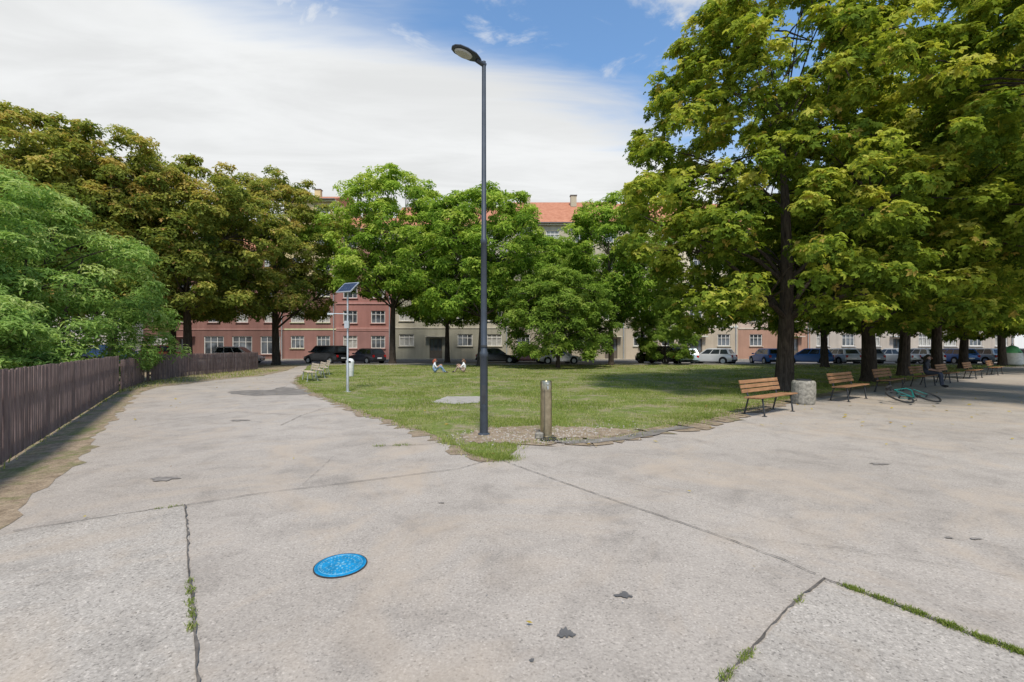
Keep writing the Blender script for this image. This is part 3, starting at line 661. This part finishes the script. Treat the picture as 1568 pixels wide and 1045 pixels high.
# ------------------------------------------------------------------ bicycle
e = empty('bicycle', (11.4, 12.6, .07))
e.rotation_euler = Euler((R_(-66), 0, R_(14)), 'XYZ')
TEAL = simple('teal_frame', (.012, .17, .155), .35, .1)
b = MB(); fr_ = {'bb': (0, 0, .27), 'seat': (-.16, 0, .72), 'head': (.38, 0, .78), 'headl': (.42, 0, .66), 'rear': (-.45, 0, .33), 'front': (.56, 0, .33)}
F_ = {k: Vector(v) for k, v in fr_.items()}
for a, c, rr in (('bb', 'seat', .014), ('bb', 'headl', .017), ('seat', 'head', .014), ('head', 'headl', .018)): b.tube([F_[a], F_[c]], rr, 0, 8)
for s_ in (-.05, .05):
    b.tube([F_['rear'] + Vector((0, s_, 0)), F_['bb'] + Vector((0, s_ * .5, 0))], .01, 0, 6); b.tube([F_['rear'] + Vector((0, s_, 0)), F_['seat'] + Vector((0, s_ * .3, -.04))], .009, 0, 6)
    b.tube([F_['front'] + Vector((0, s_, 0)), F_['headl'] + Vector((0, s_, -.02))], .012, 0, 6)
b.obj('frame', [TEAL], e, smooth=True)
for nm, c in (('front_wheel', F_['front']), ('rear_wheel', F_['rear'])):
    b = MB(); b.torus(c, (0, 1, 0), .31, .024, 0, 36, 8); b.torus(c, (0, 1, 0), .285, .009, 1, 36, 6); b.tube([c + Vector((0, -.05, 0)), c + Vector((0, .05, 0))], .02, 1, 10)
    for k in range(18):
        t = k / 18 * 2 * math.pi; b.tube([c + Vector((0, .02 * (-1) ** k, 0)), c + Vector((.28 * math.cos(t), 0, .28 * math.sin(t)))], .0015, 1, 4)
    b.obj(nm, [RUBBER, IRON], e, smooth=True)
b = MB(); b.tube([F_['seat'], (-.19, 0, .82)], .012, 0, 8); b.tube([F_['head'], (.36, 0, .88)], .014, 0, 8)
b.tube([(.33, -.28, .93), (.38, -.18, .9), (.38, .18, .9), (.33, .28, .93)], .012, 0, 8)
b.lathe((-.2, 0, .82), [(0, 0), (.08, 0), (.1, .03), (.06, .055), (0, .06)], 0, 12, 1.3, .8)
b.torus((0, .05, .27), (0, 1, 0), .085, .008, 0, 24, 6); b.tube([(0, .06, .27), (.06, .075, .39)], .01, 0, 6); b.tube([(0, -.06, .27), (-.06, -.075, .15)], .01, 0, 6)
b.box((.06, .11, .39), (.09, .08, .02), 0); b.box((-.06, -.11, .15), (.09, .08, .02), 0); b.obj('handlebar_saddle_crank', [RUBBER], e, smooth=True)

# ------------------------------------------------------------------ cars
def car(loc, ang, col, kind='hatch', Ln=4.2, Wd=1.76, Ht=1.48):
    e = empty('parked_car' if kind != 'van' else 'parked_van', (loc[0], loc[1], .010), ang)
    paint = simple('car_paint', col, .25, .1, .04, 2, .7, 0)
    h = Ln / 2; w = Wd / 2
    belt = .92 * Ht / 1.48
    st = [(-h, .45, .62, .78), (-h + .06, .30, .84, .90), (-h + .5, .2, belt, .98), (-h * .4, .19, belt, 1), (h * .25, .19, belt - .02, 1), (h * .5, .19, belt - .08, .99), (h - .35, .22, .74, .94), (h - .06, .28, .66, .86), (h, .38, .56, .74)]
    vs = []; fs = []; K = 10
    for x, zb, zt, wf in st:
        ww = w * wf; zm = zb + (zt - zb) * .6
        vs += [(x, -ww * .9, zb), (x, -ww, zb + .1), (x, -ww * 1.0, zm), (x, -ww * .95, zt - .03), (x, -ww * .82, zt), (x, ww * .82, zt), (x, ww * .95, zt - .03), (x, ww, zm), (x, ww, zb + .1), (x, ww * .9, zb)]
    for i in range(len(st) - 1):
        for k in range(K): k2 = (k + 1) % K; fs.append((i * K + k, i * K + k2, (i + 1) * K + k2, (i + 1) * K + k))
    fs += [tuple(range(K)), tuple((len(st) - 1) * K + k for k in reversed(range(K)))]
    b = MB(); b.add(vs, fs, 0)
    rear = {'hatch': (-h + .12, -h + .45), 'sedan': (-h + .75, -h + 1.35), 'van': (-h + .05, -h + .2)}[kind]
    fb, ft = (h * .48, h * .12) if kind != 'van' else (h * .62, h * .35)
    z0 = belt - .04; z1 = Ht; w0 = w * .9; w1 = w * .70
    c = [(rear[0], -w0, z0), (fb, -w0, z0), (fb, w0, z0), (rear[0], w0, z0), (rear[1], -w1, z1 - .05), (ft, -w1, z1 - .05), (ft, w1, z1 - .05), (rear[1], w1, z1 - .05)]
    b.add(c, [(0, 1, 5, 4), (1, 2, 6, 5), (2, 3, 7, 6), (3, 0, 4, 7)], 0)
    r_ = [(rear[1], -w1, z1 - .05), (ft, -w1, z1 - .05), (ft, w1, z1 - .05), (rear[1], w1, z1 - .05), (rear[1] + .15, -w1 * .85, z1), (ft - .2, -w1 * .85, z1), (ft - .2, w1 * .85, z1), (rear[1] + .15, w1 * .85, z1)]
    b.add(r_, [(0, 1, 5, 4), (1, 2, 6, 5), (2, 3, 7, 6), (3, 0, 4, 7), (4, 5, 6, 7)], 0)
    b.obj('body', [paint], e, smooth=True)
    g = MB()
    def lerp(a, b_, t): return tuple(a[i] + (b_[i] - a[i]) * t for i in range(3))
    def pane(A, B, C, D, u0, u1, v0, v1, n):
        q = [lerp(lerp(A, B, u), lerp(D, C, u), v) for u, v in ((u0, v0), (u1, v0), (u1, v1), (u0, v1))]
        g.add([(p[0] + n[0], p[1] + n[1], p[2] + n[2]) for p in q], [(0, 1, 2, 3)], 0)
    for s_, (A, B, C, D) in ((-1, (c[0], c[1], c[5], c[4])), (1, (c[3], c[2], c[6], c[7]))):
        for u0, u1 in ((.06, .32), (.35, .63), (.66, .93)): pane(A, B, C, D, u0, u1, .14, .9, (0, s_ * .006, .002))
    pane(c[1], c[2], c[6], c[5], .07, .93, .1, .93, (.006, 0, .004)); pane(c[3], c[0], c[4], c[7], .1, .9, .2, .88, (-.006, 0, .004))
    g.obj('windows', [CGLASS], e)
    g = MB()
    for x in (-h + .78, h - .82):
        for s_ in (-1, 1):
            y = s_ * (w - .09)
            g.tube([(x, y - .1, .31), (x, y + .1, .31)], .31, 0, 20); g.tube([(x, y + s_ * .1, .31), (x, y + s_ * .108, .31)], .2, 1, 14)
            g.tube([(x, y - .05, .34), (x, y + s_ * .091, .34)], .37, 2, 20)
    g.obj('wheels', [RUBBER, GALV, DARK], e)
    g = MB()
    for s_ in (-1, 1):
        g.box((h - .10, s_ * w * .66, .62), (.14, .32, .13), 0); g.box((-h + .05, s_ * w * .74, .74), (.08, .2, .22), 1)
        g.box((fb - .2, s_ * (w + .06), belt + .05), (.12, .16, .12), 3)
    g.box((h - .02, 0, .42), (.06, .9, .14), 2); g.box((-h + .01, 0, .55), (.06, .5, .12), 0); g.box((h + .015, 0, .42), (.02, .5, .11), 0)
    g.box((-h + .02, 0, .36), (.1, Wd * .8, .12), 2)
    g.obj('lights_and_trim', [simple('lamp_clear', (.7, .7, .7), .15), simple('lamp_red', (.4, .01, .01), .2), DARK, paint], e)
BK = (.014, .015, .018); SV = (.55, .56, .57); BL = (.04, .13, .36); RD = (.55, .02, .02); LB = (.42, .56, .66); GY = (.26, .27, .28); WH = (.75, .75, .75)
for args in [((-18.2, 44.6), 2.7, BK, 'van', 4.5, 1.85, 1.75), ((-14.2, 44.4), 2.5, (.04, .04, .05), 'hatch', 4.1), ((-1.6, 46.5), .1, BK, 'hatch'), ((1.6, 47.6), 3.0, (.2, .02, .03), 'sedan'),
             ((4.4, 43.6), .25, SV, 'hatch'), ((14.2, 44.2), 2.2, BK, 'van', 4.4, 1.85, 1.7), ((16.5, 43.2), 1.4, LB, 'hatch', 4.0), ((19.1, 43.6), 2.4, SV, 'hatch'), ((20.8, 46), 1.7, BK, 'sedan'),
             ((24.4, 43.6), 1.5, BL, 'hatch'), ((28.3, 43.6), 2.5, BL, 'hatch'), ((31.3, 43.8), 1.6, SV, 'hatch'), ((33.8, 44), 1.5, GY, 'hatch'), ((36.4, 43.8), 2.0, SV, 'sedan'), ((39.2, 44), 1.6, WH, 'hatch'),
             ((42.5, 44), 1.5, BL, 'hatch'), ((45.2, 44), 1.6, SV, 'hatch'), ((48.0, 43.6), 1.6, GY, 'hatch'), ((51, 43.5), 1.7, SV, 'sedan'), ((54, 44), 1.5, WH, 'van', 4.6, 1.9, 1.9),
             ((-32.6, 43.2), .15, RD, 'hatch', 4.4, 1.85, 1.8), ((-37.6, 43.6), .1, BL, 'hatch', 4.4, 1.85, 1.8), ((-41.8, 46.8), .2, (.03, .05, .1), 'hatch'), ((-26.4, 44.0), .1, SV, 'hatch', 4.3, 1.8, 1.65), ((-46.5, 44.5), .1, WH, 'van', 4.8, 1.9, 2.0)]:
    car(*args)

# ------------------------------------------------------------------ people
SKIN = simple('skin', (.50, .30, .22), .55, 0, .06)
def person(name, loc, rz, J, E, tags, shirt, trouser, hair, headc):
    names = list(J); idx = {n_: i for i, n_ in enumerate(names)}
    me = bpy.data.meshes.new(name + '_rig'); me.from_pydata([J[n_][0] for n_ in names], [(idx[a], idx[b_]) for a, b_ in E], [])
    o = bpy.data.objects.new(name + '_rig', me); scene.collection.objects.link(o)
    md = o.modifiers.new('Skin', 'SKIN'); md.use_smooth_shade = True
    sv = me.skin_vertices[0].data
    for n_ in names:
        r = J[n_][1]; sv[idx[n_]].radius = (r, r) if not hasattr(r, '__len__') else r
    sv[idx['pelvis']].use_root = True
    sb = o.modifiers.new('Sub', 'SUBSURF'); sb.levels = 1; sb.render_levels = 1
    dg = bpy.context.evaluated_depsgraph_get(); ev = o.evaluated_get(dg); m2 = bpy.data.meshes.new_from_object(ev)
    bpy.data.objects.remove(o)
    seg = [(Vector(J[a][0]), Vector(J[b_][0]), t, J[a][1] if not hasattr(J[a][1], '__len__') else J[a][1][0]) for (a, b_), t in zip(E, tags)]
    mi = []
    for p in m2.polygons:
        c = p.center; best = 1e9; bt = 0
        for a, b_, t, r in seg:
            ab = b_ - a; q = max(0, min(1, (c - a).dot(ab) / max(ab.length_squared, 1e-9))); dd = (a + ab * q - c).length - r * .6
            if dd < best: best = dd; bt = t
        mi.append(bt)
    HA = simple('hair', hair, .6); SH = simple('shirt', shirt, .8); TR = simple('trousers', trouser, .8)
    m2.materials.clear()
    for m in (SKIN, SH, TR, HA, RUBBER): m2.materials.append(m)
    m2.polygons.foreach_set('material_index', mi); m2.polygons.foreach_set('use_smooth', [True] * len(m2.polygons))
    e = empty(name, loc, rz); body = bpy.data.objects.new('body', m2); scene.collection.objects.link(body); body.parent = e
    hc = Vector(headc); b = MB()
    seg_ = 16
    vs = []; fs = []
    for i in range(8):
        ph = i / 7 * 2.0
        for k in range(seg_):
            t = 2 * math.pi * k / seg_; rr = math.sin(ph)
            z = .125 * math.cos(ph); y = -.012 + .108 * rr * math.sin(t); x = .088 * rr * math.cos(t)
            if math.sin(t) > .2 and z < .045: y *= .72; x *= .8; z = max(z, .03)
            vs.append(hc + Vector((x, y, z + .012)))
    for i in range(7):
        for k in range(seg_): fs.append((i * seg_ + k, i * seg_ + (k + 1) % seg_, (i + 1) * seg_ + (k + 1) % seg_, (i + 1) * seg_ + k))
    b.add(vs, fs, 0)
    b.tube([hc + Vector((0, -.09, .05)), hc + Vector((0, -.12, -.06)), hc + Vector((0, -.10, -.17))], [.05, .06, .03], 0, 8)
    for s_ in (-1, 1):
        b.tube([hc + Vector((s_ * .032, .086, .0)), hc + Vector((s_ * .032, .098, .0))], [.012, .008], 2, 8)
        b.tube([hc + Vector((s_ * .078, 0, .0)), hc + Vector((s_ * .094, -.012, .005))], [.026, .02], 1, 8)
    b.tube([hc + Vector((0, .088, .01)), hc + Vector((0, .12, -.032)), hc + Vector((0, .09, -.04))], [.008, .014, .01], 1, 6)
    b.tube([hc + Vector((-.022, .094, -.062)), hc + Vector((0, .1, -.064)), hc + Vector((.022, .094, -.062))], .006, 3, 6)
    b.obj('hair_and_face', [HA, SKIN, DARK, simple('lips', (.4, .12, .1), .5)], e, smooth=True)
    return e
def hand(J, E, T, side, wrist, d, up):
    d = Vector(d).normalized(); up = Vector(up).normalized(); s = d.cross(up).normalized(); w = Vector(wrist)
    J['palm' + side] = (tuple(w + d * .05), .028); E.append(('wr' + side, 'palm' + side)); T.append(0)
    for i, (o_, l) in enumerate(((-.03, .065), (-.01, .078), (.01, .072), (.03, .055))):
        a = 'f%d%s' % (i, side); J[a] = (tuple(w + d * .085 + s * o_), .010); J[a + 'b'] = (tuple(w + d * (.085 + l * .6) + s * o_ - up * .012), .009); J[a + 'c'] = (tuple(w + d * (.085 + l) + s * o_ * 1.05 - up * .035), .007)
        E.extend([('palm' + side, a), (a, a + 'b'), (a + 'b', a + 'c')]); T.extend([0, 0, 0])
    a = 'th' + side; J[a] = (tuple(w + d * .035 - s * .04), .011); J[a + 'b'] = (tuple(w + d * .075 - s * .06 - up * .01), .008)
    E.extend([('palm' + side, a), (a, a + 'b')]); T.extend([0, 0])
def sitter(kind):
    J = {}; E = []; T = []
    def e_(a, b_, t): E.append((a, b_)); T.append(t)
    z = .44 if kind == 'bench' else 0
    J['pelvis'] = ((0, 0, .13 + z), (.15, .12)); J['waist'] = ((0, .0, .27 + z), (.125, .1)); J['chest'] = ((0, .04, .45 + z), (.15, .11)); J['neckb'] = ((0, .06, .57 + z), .07)
    J['neck'] = ((0, .075, .63 + z), .05); J['head'] = ((0, .095, .72 + z), (.078, .092)); J['top'] = ((0, .09, .80 + z), (.065, .075))
    e_('pelvis', 'waist', 2); e_('waist', 'chest', 1); e_('chest', 'neckb', 1); e_('neckb', 'neck', 0); e_('neck', 'head', 0); e_('head', 'top', 0)
    for s_, q in ((-1, 'L'), (1, 'R')):
        J['sh' + q] = ((s_ * .17, .04, .53 + z), .055)
        J['hip' + q] = ((s_ * .09, .05, .11 + z), .085)
        if kind == 'grass':
            kn = (s_ * .15, .42, .38 + (.06 if s_ > 0 else 0)); an = (s_ * .12, .60 + .1 * (s_ > 0), .07); to = (s_ * .13, .78 + .1 * (s_ > 0), .035)
            el = (s_ * .25, .18, .33); wr = (s_ * .12, .42 if s_ > 0 else .40, .47 + .05 * (s_ > 0)); hd = (-s_ * .5, .7, -.1)
        else:
            kn = (s_ * .13, .46, .12 + z); an = (s_ * .12, .5, .08); to = (s_ * .13, .68, .035)
            el = (s_ * .23, .1, .27 + z); wr = (s_ * .13, .33, .22 + z); hd = (0, 1, -.2)
        J['kn' + q] = (kn, .06); J['calf' + q] = (tuple((Vector(kn) * .65 + Vector(an) * .35)), .055); J['an' + q] = (an, .038); J['to' + q] = (to, .035)
        J['el' + q] = (el, .038); J['wr' + q] = (wr, .026)
        e_('chest', 'sh' + q, 1); e_('sh' + q, 'el' + q, 1); e_('el' + q, 'wr' + q, 0); e_('pelvis', 'hip' + q, 2); e_('hip' + q, 'kn' + q, 2); e_('kn' + q, 'calf' + q, 2); e_('calf' + q, 'an' + q, 2); e_('an' + q, 'to' + q, 4)
        hand(J, E, T, q, wr, hd, (0, 0, 1))
    return J, E, T, (0, .095, .735 + z)
J, E, T, hc = sitter('grass')
person('seated_woman', (-4.85, 28.2, .01), -1.35, J, E, T, (.62, .64, .66), (.20, .30, .42), (.30, .07, .03), hc)
J, E, T, hc = sitter('grass')
person('seated_man', (-2.95, 28.4, .01), 1.35, J, E, T, (.72, .72, .70), (.34, .26, .2), (.12, .06, .03), hc)
J, E, T, hc = sitter('bench')
person('seated_man', (16.85, 18.55, .0), ba + math.pi, J, E, T, (.05, .05, .06), (.06, .07, .1), (.04, .03, .02), hc)

# ------------------------------------------------------------------ sky / sun / camera
sd = Vector((.05, -.66, 1.0)).normalized()
w = bpy.data.worlds.new('World'); scene.world = w; w.use_nodes = True; nt = w.node_tree
for n_ in list(nt.nodes): nt.nodes.remove(n_)
sky = N(nt, 'ShaderNodeTexSky'); sky.sky_type = 'NISHITA'; sky.sun_disc = False
sky.sun_elevation = math.asin(sd.z); sky.sun_rotation = math.atan2(sd.x, sd.y) % (2 * math.pi); sky.air_density = 1.2; sky.dust_density = .6; sky.ozone_density = 2.5
tc = N(nt, 'ShaderNodeTexCoord').outputs['Generated']
sp = N(nt, 'ShaderNodeSeparateXYZ'); L(nt, tc, sp.inputs[0])
def M(op, a, b_=None, c=None):
    n_ = N(nt, 'ShaderNodeMath', operation=op)
    for i, v in enumerate((a, b_, c)):
        if v is None: continue
        if isinstance(v, bpy.types.NodeSocket): L(nt, v, n_.inputs[i])
        else: n_.inputs[i].default_value = v
    return n_.outputs[0]
zc = M('MAXIMUM', sp.outputs[2], .04)
px = M('DIVIDE', sp.outputs[0], zc); py = M('DIVIDE', sp.outputs[1], zc)
cx = N(nt, 'ShaderNodeCombineXYZ'); L(nt, px, cx.inputs[0]); L(nt, py, cx.inputs[1])
s1 = M('ADD', M('SUBTRACT', M('MULTIPLY', px, .56), M('MULTIPLY', py, .83)), 1.52)
mp = N(nt, 'ShaderNodeMapping'); mp.inputs['Rotation'].default_value = (0, 0, R_(-34)); mp.inputs['Scale'].default_value = (.55, 1.5, 1); L(nt, cx.outputs[0], mp.inputs[0])
n1 = noise(nt, mp.outputs[0], 1.6, 5, .6, .6); n2 = noise(nt, cx.outputs[0], 2.6, 6, .62, .5)
s2 = M('ADD', s1, M('MULTIPLY', M('SUBTRACT', n1, .5), .8))
def mr(v, a, b_, c=0, d=1):
    n_ = N(nt, 'ShaderNodeMapRange', interpolation_type='SMOOTHSTEP'); L(nt, v, n_.inputs[0])
    for i, q in enumerate((a, b_, c, d)): n_.inputs[i + 1].default_value = q
    return n_.outputs[0]
cl = mr(s2, -.14, .38, 1, 0)
wi = mr(n2, .50, .70, 0, .75)
hz = mr(sp.outputs[2], .02, .50, .95, 0)
cl = M('MAXIMUM', M('MAXIMUM', cl, wi), hz)
dens = mr(n1, .3, .7, .86, 1.0)
cc = N(nt, 'ShaderNodeCombineXYZ'); cb_ = M('MULTIPLY', dens, 6.2)
L(nt, M('MULTIPLY', cb_, .97), cc.inputs[0]); L(nt, M('MULTIPLY', cb_, .985), cc.inputs[1]); L(nt, M('MULTIPLY', cb_, .99), cc.inputs[2])
skb = mix(nt, 1, sky.outputs[0], (1.1, 1.3, 1.4), 'MULTIPLY')
mc = mix(nt, cl, skb, cc.outputs[0])
bg = N(nt, 'ShaderNodeBackground'); L(nt, mc, bg.inputs[0]); bg.inputs[1].default_value = .15
wo = N(nt, 'ShaderNodeOutputWorld'); L(nt, bg.outputs[0], wo.inputs[0])

sl = bpy.data.lights.new('sun', 'SUN'); sl.energy = 4.2; sl.angle = R_(9); sl.color = (1, .93, .82)
so = bpy.data.objects.new('sun', sl); scene.collection.objects.link(so); so.rotation_euler = sd.to_track_quat('Z', 'Y').to_euler(); so.location = (-10, -12, 30)

cam = bpy.data.cameras.new('camera'); cam.sensor_width = 36; cam.lens = 16.0; cam.clip_end = 2000; cam.shift_y = .006
co = bpy.data.objects.new('camera', cam); scene.collection.objects.link(co); co.location = (0, 0, 1.6); co.rotation_euler = (R_(90), 0, 0); scene.camera = co
scene.view_settings.view_transform = 'Standard'; scene.view_settings.look = 'None'; scene.view_settings.exposure = 0; scene.view_settings.gamma = 1
print('FACES', sum(len(o.data.polygons) for o in scene.objects if o.type == 'MESH'))
